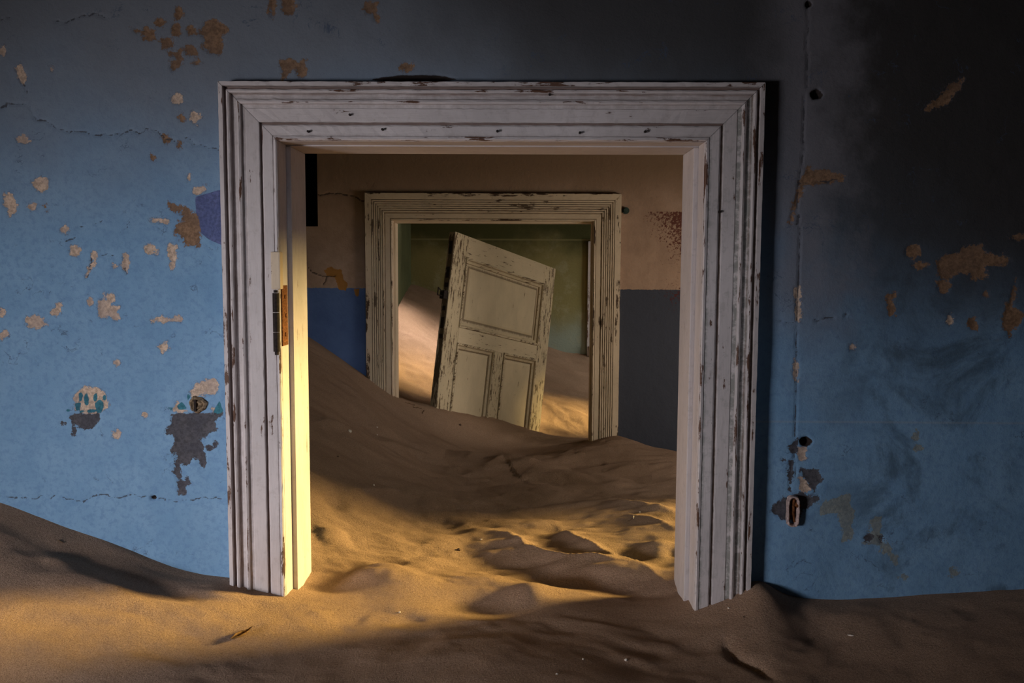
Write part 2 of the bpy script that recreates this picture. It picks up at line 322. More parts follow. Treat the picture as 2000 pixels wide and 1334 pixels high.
# ------------------------------------------------------------------ walls, floor, ceiling
def sdf(px, pz, poly, lim=.04):
    poly = np.array(poly) / 1000.; x0, z0 = poly.min(0) - lim; x1, z1 = poly.max(0) + lim
    idx = np.where((px > x0) & (px < x1) & (pz > z0) & (pz < z1))[0]
    X, Z = px[idx], pz[idx]; d = np.full(len(idx), 9.); ins = np.zeros(len(idx), bool)
    for i in range(len(poly)):
        a, b = poly[i], poly[(i + 1) % len(poly)]; e = b - a
        t = np.clip(((X - a[0]) * e[0] + (Z - a[1]) * e[1]) / max(e @ e, 1e-12), 0, 1)
        d = np.minimum(d, np.hypot(X - a[0] - t * e[0], Z - a[1] - t * e[1]))
        c = ((a[1] > Z) != (b[1] > Z)); ins ^= c & (X < (b[0] - a[0]) * (Z - a[1]) / (b[1] - a[1] + 1e-15) + a[0])
    return idx, np.where(ins, d, -d)
def sdl(px, pz, line, lim=.03):
    line = np.array(line) / 1000.; x0, z0 = line.min(0) - lim; x1, z1 = line.max(0) + lim
    idx = np.where((px > x0) & (px < x1) & (pz > z0) & (pz < z1))[0]; X, Z = px[idx], pz[idx]; d = np.full(len(idx), 9.)
    k_ = .25 if line[:, 0].mean() > .5 and np.ptp(line[:, 1]) > .05 else .8
    X0_ = X; X = X + k_ * .009 * vnoise(X * 70, Z * 70) + k_ * .004 * vnoise(X * 190, Z * 190); Z = Z + k_ * .009 * vnoise(X0_ * 70 + 9, Z * 70 + 4) + k_ * .004 * vnoise(X0_ * 190 + 5, Z * 190)
    for a, b in zip(line[:-1], line[1:]):
        e = b - a; t = np.clip(((X - a[0]) * e[0] + (Z - a[1]) * e[1]) / max(e @ e, 1e-12), 0, 1)
        d = np.minimum(d, np.hypot(X - a[0] - t * e[0], Z - a[1] - t * e[1]))
    return idx, -d
def make_wall(name, xs, zs, Yf, Yb, holes, fields, mat, label, relief):
    XX, ZZ = np.meshgrid(xs, zs); px, pz = XX.ravel(), ZZ.ravel(); nx = len(xs)
    at = {}
    for k, polys in fields.items():
        if callable(polys): at[k] = polys(px, pz); continue
        f = np.full(len(px), -.04)
        for p in polys:
            idx, dd = (sdl if k == 'crack' else sdf)(px, pz, p); f[idx] = np.maximum(f[idx], dd)
        at[k] = np.clip(f, -.04, .04)
    dy = relief(px, pz, at)
    I, J = np.meshgrid(np.arange(nx - 1), np.arange(len(zs) - 1)); I, J = I.ravel(), J.ravel()
    cx, cz = (xs[I] + xs[I + 1]) / 2, (zs[J] + zs[J + 1]) / 2; keep = np.ones(len(I), bool)
    for x0, x1, z0, z1 in holes: keep &= ~((cx > x0) & (cx < x1) & (cz > z0) & (cz < z1))
    q = J * nx + I; F = np.c_[q, q + 1, q + nx + 1, q + nx][keep]
    V = np.c_[px, Yf + dy, pz]; n0 = len(V)
    V2, F2 = [], []
    def quad(a, b, c, d):
        k = n0 + len(V2); V2.extend([a, b, c, d]); F2.append((k, k + 1, k + 2, k + 3))
    bx = sorted({xs[0], xs[-1], *[h[0] for h in holes], *[h[1] for h in holes]}); bz = sorted({zs[0], zs[-1], *[h[2] for h in holes], *[h[3] for h in holes]})
    for i in range(len(bx) - 1):
        for j in range(len(bz) - 1):
            a, b, c, d = bx[i], bx[i + 1], bz[j], bz[j + 1]; mx, mz = (a + b) / 2, (c + d) / 2
            if not any(h[0] < mx < h[1] and h[2] < mz < h[3] for h in holes): quad((b, Yb, c), (a, Yb, c), (a, Yb, d), (b, Yb, d))
    for x0, x1, z0, z1 in holes:
        quad((x0, Yf, z0), (x0, Yb, z0), (x0, Yb, z1), (x0, Yf, z1)); quad((x1, Yf, z0), (x1, Yf, z1), (x1, Yb, z1), (x1, Yb, z0))
        quad((x0, Yf, z1), (x0, Yb, z1), (x1, Yb, z1), (x1, Yf, z1)); quad((x0, Yf, z0), (x1, Yf, z0), (x1, Yb, z0), (x0, Yb, z0))
    at = {k: np.r_[v, np.full(len(V2), -.04)] for k, v in at.items()}
    o = mesh_np(name, np.r_[V, np.array(V2)], np.r_[F, np.array(F2)], mat, attrs=at)
    return tag(o, label, 'wall', 'structure')
W1 = {'cream':[[(-1190,2308),(-1174,2310),(-1163,2292),(-1174,2269),(-1181,2281)],[(-1197,2142),(-1177,2156),(-1163,2140),(-1174,2133)],[(-1231,2014),(-1215,2014),(-1200,1995),(-1203,1975),(-1219,1963),(-1230,1991)],[(-879,1958),(-859,1956),(-840,1950),(-844,1946),(-878,1950)],[(-1023,1882),(-1011,1879),(-1016,1857),(-1028,1838),(-1041,1818),(-1031,1841),(-1024,1857)],[(-950,1876),(-935,1874),(-939,1845),(-942,1829),(-951,1842)],[(-900,1892),(-889,1898),(-867,1889),(-872,1878),(-892,1879)],[(-840,1896),(-823,1895),(-823,1867),(-826,1846),(-837,1842),(-838,1867)],[(-1010,1761),(-999,1779),(-995,1759),(-990,1759),(-983,1770),(-988,1778),(-980,1776),(-976,1764),(-984,1756),(-975,1748),(-964,1748),(-972,1737),(-965,1720),(-973,1716),(-991,1723),(-1012,1723),(-1014,1748)],[(-1191,1719),(-1169,1730),(-1149,1719),(-1138,1705),(-1162,1696),(-1186,1703)],[(-1129,1743),(-1117,1738),(-1113,1757),(-1102,1759),(-1104,1735),(-1116,1726),(-1128,1733)],[(-891,1718),(-882,1721),(-863,1726),(-856,1721),(-841,1719),(-831,1727),(-812,1727),(-814,1712),(-835,1716),(-860,1713),(-885,1711)],[(-1253,1681),(-1238,1691),(-1228,1681),(-1249,1668)],[(-873,1655),(-855,1664),(-849,1649),(-862,1639)],[(-779,2027),(-754,2036),(-745,2024),(-773,2016)],[(-802,1548),(-769,1571),(-740,1579),(-728,1561),(-741,1540),(-773,1538),(-794,1532)],[(-1076,1538),(-1060,1551),(-1031,1555),(-1011,1543),(-999,1518),(-1004,1506),(-1021,1489),(-1070,1489),(-1078,1505)],[(-848,1497),(-831,1521),(-821,1503),(-807,1499),(-812,1493)],[(-742,1493),(-746,1508),(-726,1493)],[(642,1802),(656,1804),(661,1757),(657,1720),(650,1724),(645,1771)],[(651,1632),(660,1625),(658,1573),(647,1595)],[(671,1348),(686,1340),(699,1317),(688,1305),(675,1320)],[(659,1423),(684,1419),(685,1392),(671,1390)],[(-1209,2346),(-1212,2342),(-1215,2338),(-1219,2340),(-1222,2343),(-1221,2349),(-1218,2352),(-1214,2355),(-1211,2351)],[(-1099,2306),(-1100,2303),(-1102,2301),(-1104,2301),(-1106,2304),(-1105,2307),(-1104,2310),(-1102,2310),(-1100,2309)],[(-756,2196),(-762,2188),(-768,2181),(-777,2183),(-781,2192),(-781,2201),(-777,2210),(-768,2209),(-760,2206)],[(-799,2235),(-801,2227),(-809,2226),(-817,2226),(-822,2231),(-822,2239),(-817,2245),(-808,2246),(-801,2242)],[(-1125,2036),(-1130,2025),(-1142,2022),(-1152,2023),(-1157,2031),(-1161,2043),(-1152,2051),(-1140,2053),(-1128,2049)],[(-784,2053),(-786,2049),(-789,2046),(-793,2046),(-795,2051),(-796,2056),(-792,2058),(-789,2061),(-785,2059)],[(-1052,1882),(-1057,1875),(-1064,1870),(-1072,1872),(-1079,1877),(-1081,1886),(-1072,1892),(-1062,1894),(-1053,1890)],[(-1079,1931),(-1084,1927),(-1089,1924),(-1096,1924),(-1100,1928),(-1098,1933),(-1094,1936),(-1088,1938),(-1083,1935)],[(-1157,1986),(-1157,1981),(-1163,1979),(-1168,1981),(-1173,1983),(-1172,1988),(-1168,1991),(-1163,1991),(-1157,1990)],[(-1031,1761),(-1031,1756),(-1034,1754),(-1036,1753),(-1037,1758),(-1038,1764),(-1036,1767),(-1033,1770),(-1030,1766)],[(-1238,1736),(-1238,1729),(-1243,1728),(-1249,1727),(-1251,1733),(-1251,1739),(-1247,1743),(-1243,1744),(-1239,1741)],[(-967,1846),(-967,1844),(-969,1842),(-972,1843),(-973,1845),(-974,1848),(-972,1849),(-969,1850),(-967,1848)],[(-968,1615),(-968,1611),(-972,1609),(-976,1611),(-979,1613),(-979,1616),(-977,1619),(-972,1619),(-968,1618)],[(-972,1440),(-974,1435),(-978,1431),(-984,1432),(-986,1437),(-988,1443),(-983,1446),(-978,1447),(-972,1446)],[(-904,1488),(-906,1485),(-909,1484),(-914,1484),(-915,1487),(-917,1489),(-912,1491),(-909,1492),(-906,1490)],[(1022,1730),(1020,1721),(1016,1717),(1011,1720),(1007,1725),(1007,1734),(1009,1743),(1014,1743),(1019,1739)],[(795,1662),(791,1657),(786,1655),(780,1654),(778,1659),(776,1665),(781,1668),(786,1668),(791,1667)]],'brown':[[(-836,1993),(-808,1993),(-791,1981),(-775,1963),(-769,1935),(-758,1908),(-767,1891),(-801,1897),(-812,1917),(-829,1929),(-822,1944),(-803,1953),(-806,1969),(-833,1981)],[(-843,2351),(-839,2374),(-819,2379),(-817,2362)],[(-828,2343),(-800,2347),(-797,2318),(-809,2305),(-821,2297),(-830,2314),(-812,2328)],[(-745,2412),(-694,2405),(-695,2385),(-705,2343),(-729,2337),(-750,2355),(-744,2378)],[(-846,2151),(-833,2143),(-840,2132),(-846,2134)],[(-812,2140),(-799,2144),(-802,2127),(-811,2127)],[(-566,2322),(-513,2325),(-507,2290),(-527,2286),(-533,2309),(-560,2283)],[(977,1867),(1015,1889),(1050,1903),(1072,1907),(1094,1882),(1145,1875),(1153,1864),(1088,1857),(1097,1828),(1061,1824),(1057,1842),(1025,1838),(1007,1826),(986,1827)],[(861,1780),(884,1792),(877,1765),(881,1743),(871,1736),(866,1762)],[(1138,1738),(1150,1774),(1162,1828),(1158,1760),(1186,1738),(1175,1716),(1155,1690),(1139,1708)],[(667,2080),(754,2065),(746,2055),(664,2043),(645,2010),(632,1949),(624,1955),(648,2049)],[(991,2278),(1021,2286),(978,2228),(939,2217)],[(-896,2393),(-899,2389),(-902,2388),(-906,2388),(-908,2391),(-910,2395),(-906,2398),(-902,2398),(-898,2396)],[(-861,2385),(-862,2376),(-872,2374),(-882,2372),(-885,2381),(-886,2390),(-881,2397),(-871,2396),(-862,2394)],[(-838,2412),(-840,2404),(-846,2401),(-852,2403),(-855,2408),(-855,2415),(-851,2420),(-845,2422),(-841,2418)],[(-802,2397),(-804,2388),(-809,2381),(-815,2384),(-818,2392),(-819,2402),(-815,2411),(-808,2411),(-802,2407)],[(-763,2391),(-765,2384),(-771,2382),(-780,2380),(-784,2387),(-783,2394),(-780,2403),(-770,2404),(-764,2398)],[(-765,2347),(-767,2341),(-776,2338),(-786,2338),(-791,2344),(-790,2350),(-784,2355),(-775,2357),(-764,2354)],[(-756,2320),(-758,2317),(-764,2316),(-769,2316),(-771,2319),(-772,2322),(-769,2324),(-764,2324),(-759,2323)],[(-795,2431),(-795,2420),(-800,2416),(-806,2417),(-809,2426),(-809,2436),(-805,2444),(-800,2445),(-795,2441)],[(-869,2102),(-871,2099),(-874,2097),(-878,2097),(-880,2100),(-881,2104),(-878,2108),(-873,2109),(-870,2106)],[(-799,2192),(-801,2187),(-803,2182),(-807,2184),(-808,2190),(-809,2196),(-807,2201),(-803,2202),(-801,2197)],[(-577,2443),(-578,2428),(-583,2422),(-588,2423),(-590,2435),(-589,2449),(-587,2463),(-582,2466),(-578,2456)],[(-530,2449),(-533,2437),(-542,2432),(-553,2431),(-561,2441),(-559,2456),(-550,2464),(-541,2469),(-532,2462)],[(-341,2446),(-340,2436),(-352,2433),(-364,2432),(-369,2442),(-370,2451),(-362,2458),(-352,2458),(-341,2456)],[(-341,2424),(-340,2417),(-344,2416),(-347,2416),(-350,2421),(-351,2428),(-347,2432),(-344,2435),(-341,2431)],[(-257,2313),(-259,2307),(-268,2303),(-277,2305),(-286,2309),(-285,2316),(-278,2321),(-268,2321),(-260,2318)],[(-687,2395),(-694,2379),(-717,2373),(-742,2372),(-758,2386),(-748,2401),(-740,2416),(-716,2418),(-700,2408)],[(932,1892),(930,1883),(920,1876),(907,1878),(898,1886),(902,1896),(908,1903),(918,1906),(930,1902)],[(1009,1808),(1008,1796),(1000,1787),(988,1791),(979,1801),(981,1813),(988,1822),(997,1822),(1006,1818)],[(1078,1719),(1076,1709),(1069,1706),(1063,1709),(1059,1715),(1057,1724),(1061,1731),(1068,1735),(1075,1730)],[(1099,1790),(1098,1786),(1095,1785),(1091,1786),(1089,1788),(1088,1792),(1090,1795),(1094,1795),(1098,1794)],[(960,1856),(957,1852),(942,1851),(927,1852),(917,1854),(917,1858),(924,1861),(941,1861),(956,1860)],[(1178,1922),(1175,1917),(1163,1916),(1152,1917),(1145,1920),(1140,1924),(1152,1927),(1163,1929),(1175,1926)],[(-1130,1984),(-1130,1981),(-1133,1980),(-1135,1982),(-1137,1983),(-1137,1986),(-1135,1987),(-1132,1988),(-1131,1986)]],'grey':[[(-1095,1485),(-1070,1495),(-1050,1485),(-1017,1491),(-1030,1460),(-1063,1452),(-1083,1464)],[(-848,1490),(-816,1491),(-779,1495),(-754,1491),(-726,1493),(-742,1470),(-739,1454),(-764,1439),(-782,1429),(-765,1387),(-770,1360),(-794,1383),(-811,1366),(-831,1366),(-826,1337),(-816,1320),(-821,1295),(-838,1291),(-837,1320),(-844,1349),(-839,1379),(-847,1403),(-834,1433),(-866,1447),(-845,1466)],[(607,1264),(630,1296),(668,1305),(695,1305),(723,1301),(704,1285),(681,1261),(666,1241),(639,1245),(616,1252)],[(672,1368),(685,1368),(713,1364),(725,1341),(707,1313),(694,1332),(682,1348)],[(641,1419),(660,1439),(665,1411),(651,1405)],[(646,1387),(654,1387),(653,1356),(651,1312),(645,1316)],[(-747,1408),(-750,1403),(-755,1401),(-761,1401),(-764,1406),(-763,1411),(-760,1415),(-755,1416),(-750,1413)],[(-736,1417),(-737,1414),(-741,1412),(-745,1413),(-747,1415),(-746,1418),(-745,1421),(-741,1422),(-737,1420)],[(-809,1329),(-810,1325),(-812,1322),(-815,1324),(-816,1327),(-815,1331),(-814,1334),(-812,1335),(-810,1332)],[(-1078,1447),(-1079,1443),(-1082,1440),(-1085,1439),(-1086,1445),(-1086,1451),(-1084,1454),(-1081,1455),(-1078,1454)],[(-1102,1464),(-1103,1462),(-1106,1461),(-1108,1461),(-1109,1463),(-1109,1465),(-1108,1467),(-1105,1467),(-1103,1466)],[(852,1201),(850,1194),(845,1189),(838,1190),(832,1196),(832,1205),(838,1209),(844,1212),(850,1208)],[(882,1193),(880,1187),(876,1184),(871,1185),(868,1189),(868,1196),(870,1202),(875,1204),(879,1199)],[(633,1391),(633,1388),(629,1388),(626,1388),(624,1390),(624,1393),(626,1395),(629,1395),(632,1394)]],'purple':[[(-774,2009),(-721,2024),(-680,2033),(-684,1880),(-717,1899),(-745,1911),(-763,1926),(-772,1960)]],'olive':[[(727,1293),(788,1302),(802,1254),(808,1198),(777,1190),(780,1226),(763,1258),(724,1257)],[(841,1244),(872,1247),(870,1211),(886,1187),(913,1151),(908,1135),(887,1159),(855,1187),(832,1186),(843,1203)],[(951,1452),(951,1444),(946,1441),(941,1443),(938,1449),(937,1456),(940,1463),(945,1464),(949,1459)],[(963,1421),(959,1419),(955,1417),(949,1416),(944,1419),(944,1423),(948,1426),(954,1426),(959,1424)],[(947,1101),(943,1100),(936,1098),(925,1098),(920,1100),(916,1102),(924,1104),(935,1104),(944,1103)],[(1061,1112),(1057,1106),(1052,1099),(1044,1102),(1040,1109),(1038,1116),(1043,1122),(1050,1125),(1058,1120)]],'teal':[[(-1062,1529),(-1063,1524),(-1065,1521),(-1068,1518),(-1069,1526),(-1069,1534),(-1067,1539),(-1064,1539),(-1062,1536)],[(-1047,1524),(-1048,1515),(-1051,1511),(-1054,1513),(-1056,1519),(-1056,1530),(-1053,1536),(-1050,1541),(-1048,1532)],[(-1026,1530),(-1028,1525),(-1030,1520),(-1032,1522),(-1034,1527),(-1034,1534),(-1032,1538),(-1029,1540),(-1027,1537)],[(-1011,1508),(-1014,1499),(-1019,1492),(-1026,1493),(-1030,1503),(-1031,1513),(-1024,1520),(-1018,1522),(-1012,1518)],[(-1068,1507),(-1068,1500),(-1072,1498),(-1076,1499),(-1077,1504),(-1079,1512),(-1075,1516),(-1072,1516),(-1067,1515)],[(-1094,1497),(-1094,1495),(-1096,1494),(-1098,1495),(-1099,1496),(-1100,1498),(-1098,1499),(-1096,1499),(-1094,1498)],[(-1004,1528),(-1005,1525),(-1007,1522),(-1009,1524),(-1011,1526),(-1011,1530),(-1008,1533),(-1006,1534),(-1004,1532)],[(-1027,1497),(-1029,1495),(-1037,1494),(-1046,1494),(-1051,1495),(-1049,1497),(-1044,1499),(-1037,1499),(-1031,1498)],[(-1056,1495),(-1059,1493),(-1065,1493),(-1070,1492),(-1072,1494),(-1073,1496),(-1069,1497),(-1064,1498),(-1060,1497)],[(-832,1509),(-821,1519),(-809,1503),(-828,1501)],[(-744,1497),(-729,1522),(-722,1499),(-734,1493)],[(-854,1505),(-844,1505),(-846,1497)],[(-806,1540),(-800,1532),(-807,1524)]],'hole':[[(699,1435),(694,1427),(685,1422),(674,1425),(669,1432),(669,1438),(674,1443),(684,1446),(691,1441)],[(694,2250),(690,2242),(681,2241),(673,2241),(668,2247),(665,2255),(672,2259),(681,2264),(688,2258)],[(661,2454),(660,2450),(655,2448),(650,2447),(648,2452),(648,2456),(650,2460),(655,2461),(659,2458)],[(-352,2283),(-290,2291),(-206,2292),(-156,2284),(-206,2277),(-314,2277)],[(-888,1284),(-891,1282),(-895,1280),(-899,1280),(-903,1282),(-902,1285),(-899,1288),(-895,1288),(-892,1286)]],'crack':[[(-1230,2219),(-1206,2225),(-1173,2227),(-1160,2220),(-1147,2185),(-1127,2186),(-1096,2168),(-1072,2161),(-1033,2157),(-985,2155),(-945,2155),(-925,2163),(-905,2159),(-873,2167),(-857,2159),(-841,2145),(-814,2138),(-793,2149),(-774,2132),(-718,2122)],[(-1090,2416),(-1070,2412),(-1046,2420),(-1014,2428),(-995,2429),(-967,2421)],[(-1221,2415),(-1197,2419)],[(-1173,2273),(-1166,2252)],[(-1273,1281),(-1236,1281),(-1190,1278),(-1173,1284),(-1149,1278),(-1130,1289),(-1103,1278),(-1066,1274),(-1041,1287),(-1007,1290),(-974,1283),(-949,1291),(-921,1285),(-883,1284),(-846,1274),(-797,1279),(-751,1285),(-718,1279)],[(-1041,1818),(-1031,1841),(-1027,1866)],[(-944,1826),(-951,1842)],[(-1088,1906),(-1066,1912)],[(-1055,1939),(-1040,1942)],[(-1018,1943),(-999,1953)],[(-1002,1871),(-974,1871)],[(654,2463),(653,2369),(658,2266)],[(651,2250),(654,2119),(646,2053),(642,1949)],[(648,2047),(738,2055)],[(649,1973),(652,1865),(652,1800),(653,1720),(653,1673),(655,1573),(656,1487)],[(606,1726),(646,1718)],[(693,1724),(712,1724),(722,1732),(740,1732)],[(762,1728),(769,1743),(777,1732)],[(655,1536),(654,1489),(657,1446)],[(655,1411),(661,1348)]]}
W2 = {'ochre':[[(-985,1824),(-952,1844),(-932,1828),(-903,1832),(-891,1783),(-871,1759),(-879,1726),(-912,1730),(-932,1791),(-973,1799)],[(-838,1734),(-813,1734),(-818,1697),(-833,1701)]],'crack':[[(-1074,2197),(-1001,2197),(-935,2205),(-878,2198),(-829,2190),(-793,2166),(-780,2164)],[(-1079,1864),(-1047,1815),(-990,1795),(-932,1795)],[(-973,1795),(-990,1754)]]}
sm = lambda v, a, b: (lambda t: t * t * (3 - 2 * t))(np.clip((v - a) / (b - a), 0, 1))
def rel1(px, pz, at):
    d = .004 * vnoise(px * 6, pz * 6) + .0016 * vnoise(px * 25, pz * 25)
    d += .0022 * np.maximum.reduce([sm(at[k], -.002, .002) for k in ('cream', 'brown', 'grey')])
    return d + .028 * sm(at['hole'], -.002, .006) + .003 * sm(at['crack'], -.003, -.0005)
O1 = (-.60, .45, 0, 2.165)
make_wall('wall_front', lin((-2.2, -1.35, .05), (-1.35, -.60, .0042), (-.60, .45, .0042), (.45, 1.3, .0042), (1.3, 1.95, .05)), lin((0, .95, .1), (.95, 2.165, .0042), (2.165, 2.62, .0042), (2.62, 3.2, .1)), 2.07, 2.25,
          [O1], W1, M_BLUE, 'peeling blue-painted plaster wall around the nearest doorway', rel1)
def maroon(px, pz):
    g = np.minimum((px - .60) / .25, 1.2) * .5 + (pz - 1.74) / .385 * .55 - .62
    g = np.where((pz > 2.124) | (px < .59), -.5, g)
    g = np.maximum(g, .02 - np.hypot((px - .78) / .5, (pz - 1.71) / .35) * .9)
    return np.where(px > 1.1, -.5, np.clip(g * .32, -.5, .25))
W2['maroon'] = maroon
def rel2(px, pz, at): return .004 * vnoise(px * 6, pz * 6) + .0016 * vnoise(px * 25, pz * 25) + .002 * sm(at['ochre'], -.002, .002) + .004 * sm(at['crack'], -.008, -.002)
O2 = (-.66, .37, 0, 2.09); NICHE = (-1.5, -1.014, 2.042, 2.85)
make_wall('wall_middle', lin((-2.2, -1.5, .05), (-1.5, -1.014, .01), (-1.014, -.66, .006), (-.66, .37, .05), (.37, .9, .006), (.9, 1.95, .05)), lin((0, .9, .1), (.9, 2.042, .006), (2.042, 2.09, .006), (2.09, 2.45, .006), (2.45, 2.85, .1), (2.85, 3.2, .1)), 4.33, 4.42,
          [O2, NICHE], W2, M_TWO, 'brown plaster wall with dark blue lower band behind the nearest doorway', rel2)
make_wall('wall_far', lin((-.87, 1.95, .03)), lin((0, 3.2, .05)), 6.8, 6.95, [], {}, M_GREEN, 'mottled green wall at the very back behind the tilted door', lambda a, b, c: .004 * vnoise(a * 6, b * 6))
def wall_boxes(name, bl, mat, label): return tag(boxes(name, bl, mat), label, 'wall', 'structure')
wall_boxes('wall_left', [(-2.35, -2.2, -1.65, -.5, 0, 3.2), (-2.35, -2.2, .3, 4.45, 0, 3.2), (-2.35, -2.2, -.5, .3, 0, 1.4), (-2.35, -2.2, -.5, .3, 2.3, 3.2)], M_SIDE, 'side wall with window opening, left of the camera')
wall_boxes('wall_right', [(1.95, 2.1, -1.65, 2.6, 0, 3.2), (1.95, 2.1, 3.85, 4.5, 0, 3.2), (1.95, 2.1, 4.98, 6.16, 0, 3.2), (1.95, 2.1, 4.5, 4.98, 0, 1.45), (1.95, 2.1, 4.5, 4.98, 2.15, 3.2), (1.95, 2.1, 6.78, 6.95, 0, 3.2), (1.95, 2.1, 2.6, 3.85, 0, 1.08), (1.95, 2.1, 2.6, 3.85, 2.2, 3.2), (1.95, 2.1, 6.16, 6.78, 0, .95), (1.95, 2.1, 6.16, 6.36, 1.45, 3.2), (1.95, 2.1, 6.68, 6.78, .95, 1.5), (1.95, 2.1, 6.36, 6.68, 1.45, 1.5), (1.95, 2.1, 6.36, 6.78, 2.02, 3.2)], M_SIDE2, 'side wall whose low openings let the golden sun in')  # far openings cut unseen to aim the sun patches, one added for fill
wall_boxes('wall_back', [(-2.35, .5, -1.65, -1.5, 0, 3.2), (1.3, 2.1, -1.65, -1.5, 0, 3.2), (.5, 1.3, -1.65, -1.5, 0, 1.85), (.5, 1.3, -1.65, -1.5, 2.55, 3.2)], M_SIDE, 'wall behind the camera with an opening added for fill light')  # opening added unseen for the cool back fill
wall_boxes('wall_far_left', [(-1.0, -.87, 4.42, 6.95, 0, 3.2)], plaster('shaded_green_plaster', (.10, .11, .055)), 'green side wall beside the far sand slope')  # darker green stands in for the weak light on this wall
wall_boxes('wall_niche', [(-1.6, -1.5, 4.42, 4.9, 1.95, 2.95), (-1.02, -1.0, 4.42, 4.9, 1.95, 2.95), (-1.6, -1.0, 4.9, 5.0, 1.95, 2.95), (-1.6, -1.0, 4.42, 5.0, 2.9, 3.0), (-1.6, -1.0, 4.42, 5.0, 1.9, 2.0)], flat('unlit_void_black', (.01, .01, .012), 1, 0, .2), 'dark recess high in the brown plaster wall')  # painted black to stand for the unlit depth of the recess
tag(boxes('ceiling', [(-2.35, 2.1, -1.65, 6.1, 3.2, 3.35), (-.5, 2.1, 6.1, 6.95, 3.2, 3.35), (-2.35, -.95, 6.1, 6.95, 3.2, 3.35), (-.95, -.5, 6.6, 6.95, 3.2, 3.35)], M_CEIL), 'dark ceiling over the rooms with a hole added for light at the far end', 'ceiling', 'structure')  # unseen hole added for the roof fill light
tag(boxes('floor', [(-2.35, 2.1, -1.65, 6.95, -.1, 0)], M_FLOOR), 'floor buried under the drifted sand', 'floor', 'structure')

# ------------------------------------------------------------------ door frames (the setting's door_1 .. door_3)
PROF1 = [(0, 0, .2), (0, .044, .9), (.0095, .045, .9), (.0105, .033, -1), (.0165, .031, -1), (.0175, .0415, .7), (.021, .043, .8), (.0245, .0415, .6), (.026, .034, -.7), (.031, .031, -.5), (.037, .033, -.2), (.0405, .0385, .3), (.0445, .0405, .9), (.0485, .0385, .6), (.0500, .0325, -.5), (.0575, .031, -.1), (.060, .033, .5), (.088, .033, .1), (.0895, .0325, .7), (.0905, .025, -1), (.0945, .025, -1), (.0955, .029, .6), (.099, .0315, .4), (.1195, .0315, 0), (.1205, .0295, -.4), (.1225, .033, .6), (.1275, .0345, .9), (.1305, .032, 1), (.1315, .02, .4), (.1315, 0, 0)]
PROF2 = [(0, 0, .2), (0, .034, 1), (.030, .035, .3)]
for k in range(6):
    a = .030 + k * .0105
    PROF2 += [(a + .001, .028, -1), (a + .0025, .028, -1), (a + .0035, .034, .6), (a + .0095, .034, .5)]
PROF2 += [(.0945, .027, -.8), (.097, .027, -.6), (.099, .030, .3), (.121, .030, .1), (.122, .026, -.9), (.124, .029, .5), (.1285, .031, .8), (.132, .029, .9), (.133, .016, .3), (.133, 0, 0)]
def sweep(name, prof, xl, xr, zt, z0, Yw, side, mat, parent, nseg, jit, seed):
    """one mitred length of casing: side 'l', 'r' (uprights) or 't' (head)"""
    r = np.random.RandomState(seed); V, G, E = [], [], []; n = len(prof)
    for s in range(nseg + 1):
        t = s / nseg; wob = jit * (r.rand(n, 2) - .5)
        for j, (u, p, e) in enumerate(prof):
            du, dp = wob[j] * (1 if 0 < j < n - 1 else 0); end = s in (0, nseg)
            if end: du = dp = 0
            if side == 't':
                a, b = xl + u, xr - u; x, z = a + (b - a) * t, zt - u - du; G.append((u + 3.3, x + 5, p))
            else:
                x = (xl + u + du) if side == 'l' else (xr - u - du); z = z0 + (zt - u - .0011 - z0) * t; G.append((u + (0 if side == 'l' else 1.7), z, p))
            V.append((x, Yw - p - dp, z)); E.append(e)
    F = [(s * n + j, s * n + j + 1, (s + 1) * n + j + 1, (s + 1) * n + j) for s in range(nseg) for j in range(n - 1)]
    F += [(s * n + n - 1, s * n, (s + 1) * n, (s + 1) * n + n - 1) for s in range(nseg)]
    o = mesh_np(name, V, F, mat, parent, False, {'grain': np.array(G), 'edge': np.array(E)})
    bm = bmesh.new(); bm.from_mesh(o.data); bmesh.ops.recalc_face_normals(bm, faces=bm.faces); bm.to_mesh(o.data); bm.free()
    return o
def board(name, x0, x1, y0, y1, z0, z1, mat, parent, axis='z', bev=.0018, e=.2):
    """a plain board with grain along an axis"""
    bm = bmesh.new(); box_bm(bm, x0, x1, y0, y1, z0, z1, bev); o = bm_obj(name, bm, mat, parent)
    co = np.empty(len(o.data.vertices) * 3); o.data.vertices.foreach_get('co', co); co = co.reshape(-1, 3)
    g = np.c_[co[:, 0] + co[:, 1] * 1.0 + x0 * 7, co[:, 2], co[:, 1]] if axis == 'z' else np.c_[co[:, 2] + co[:, 1] + z0 * 5, co[:, 0], co[:, 1]]
    o.data.attributes.new('grain', 'FLOAT_VECTOR', 'POINT').data.foreach_set('vector', g.astype(np.float32).ravel())
    o.data.attributes.new('edge', 'FLOAT', 'POINT').data.foreach_set('value', np.full(len(co), e, np.float32))
    return o
D1 = tag(empty('door_1', (-.075, 2.07, 0)), 'wide white-painted moulded door frame in the blue wall, chipped and half buried', 'door frame', 'structure')
D1.matrix_world = Matrix.Translation((0, 0, 0))
X0, X1, ZT = -.7015, .5505, 2.2695
sweep('side_casing', PROF1, X0, X1, ZT, .72, 2.075, 'l', M_CASE, D1, 90, .0007, 1)
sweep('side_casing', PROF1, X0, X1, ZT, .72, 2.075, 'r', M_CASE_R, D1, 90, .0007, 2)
sweep('head_casing', PROF1, X0, X1, ZT, .72, 2.075, 't', M_CASE, D1, 80, .0012, 3)
xi0, xi1, zi = X0 + .1315, X1 - .1315, ZT - .1315
board('side_jamb', -.60, xi0 + .0005, 2.05, 2.25, .72, zi, M_CASE, D1); board('side_jamb', xi1 - .0005, .45, 2.05, 2.25, .72, zi, M_CASE, D1)
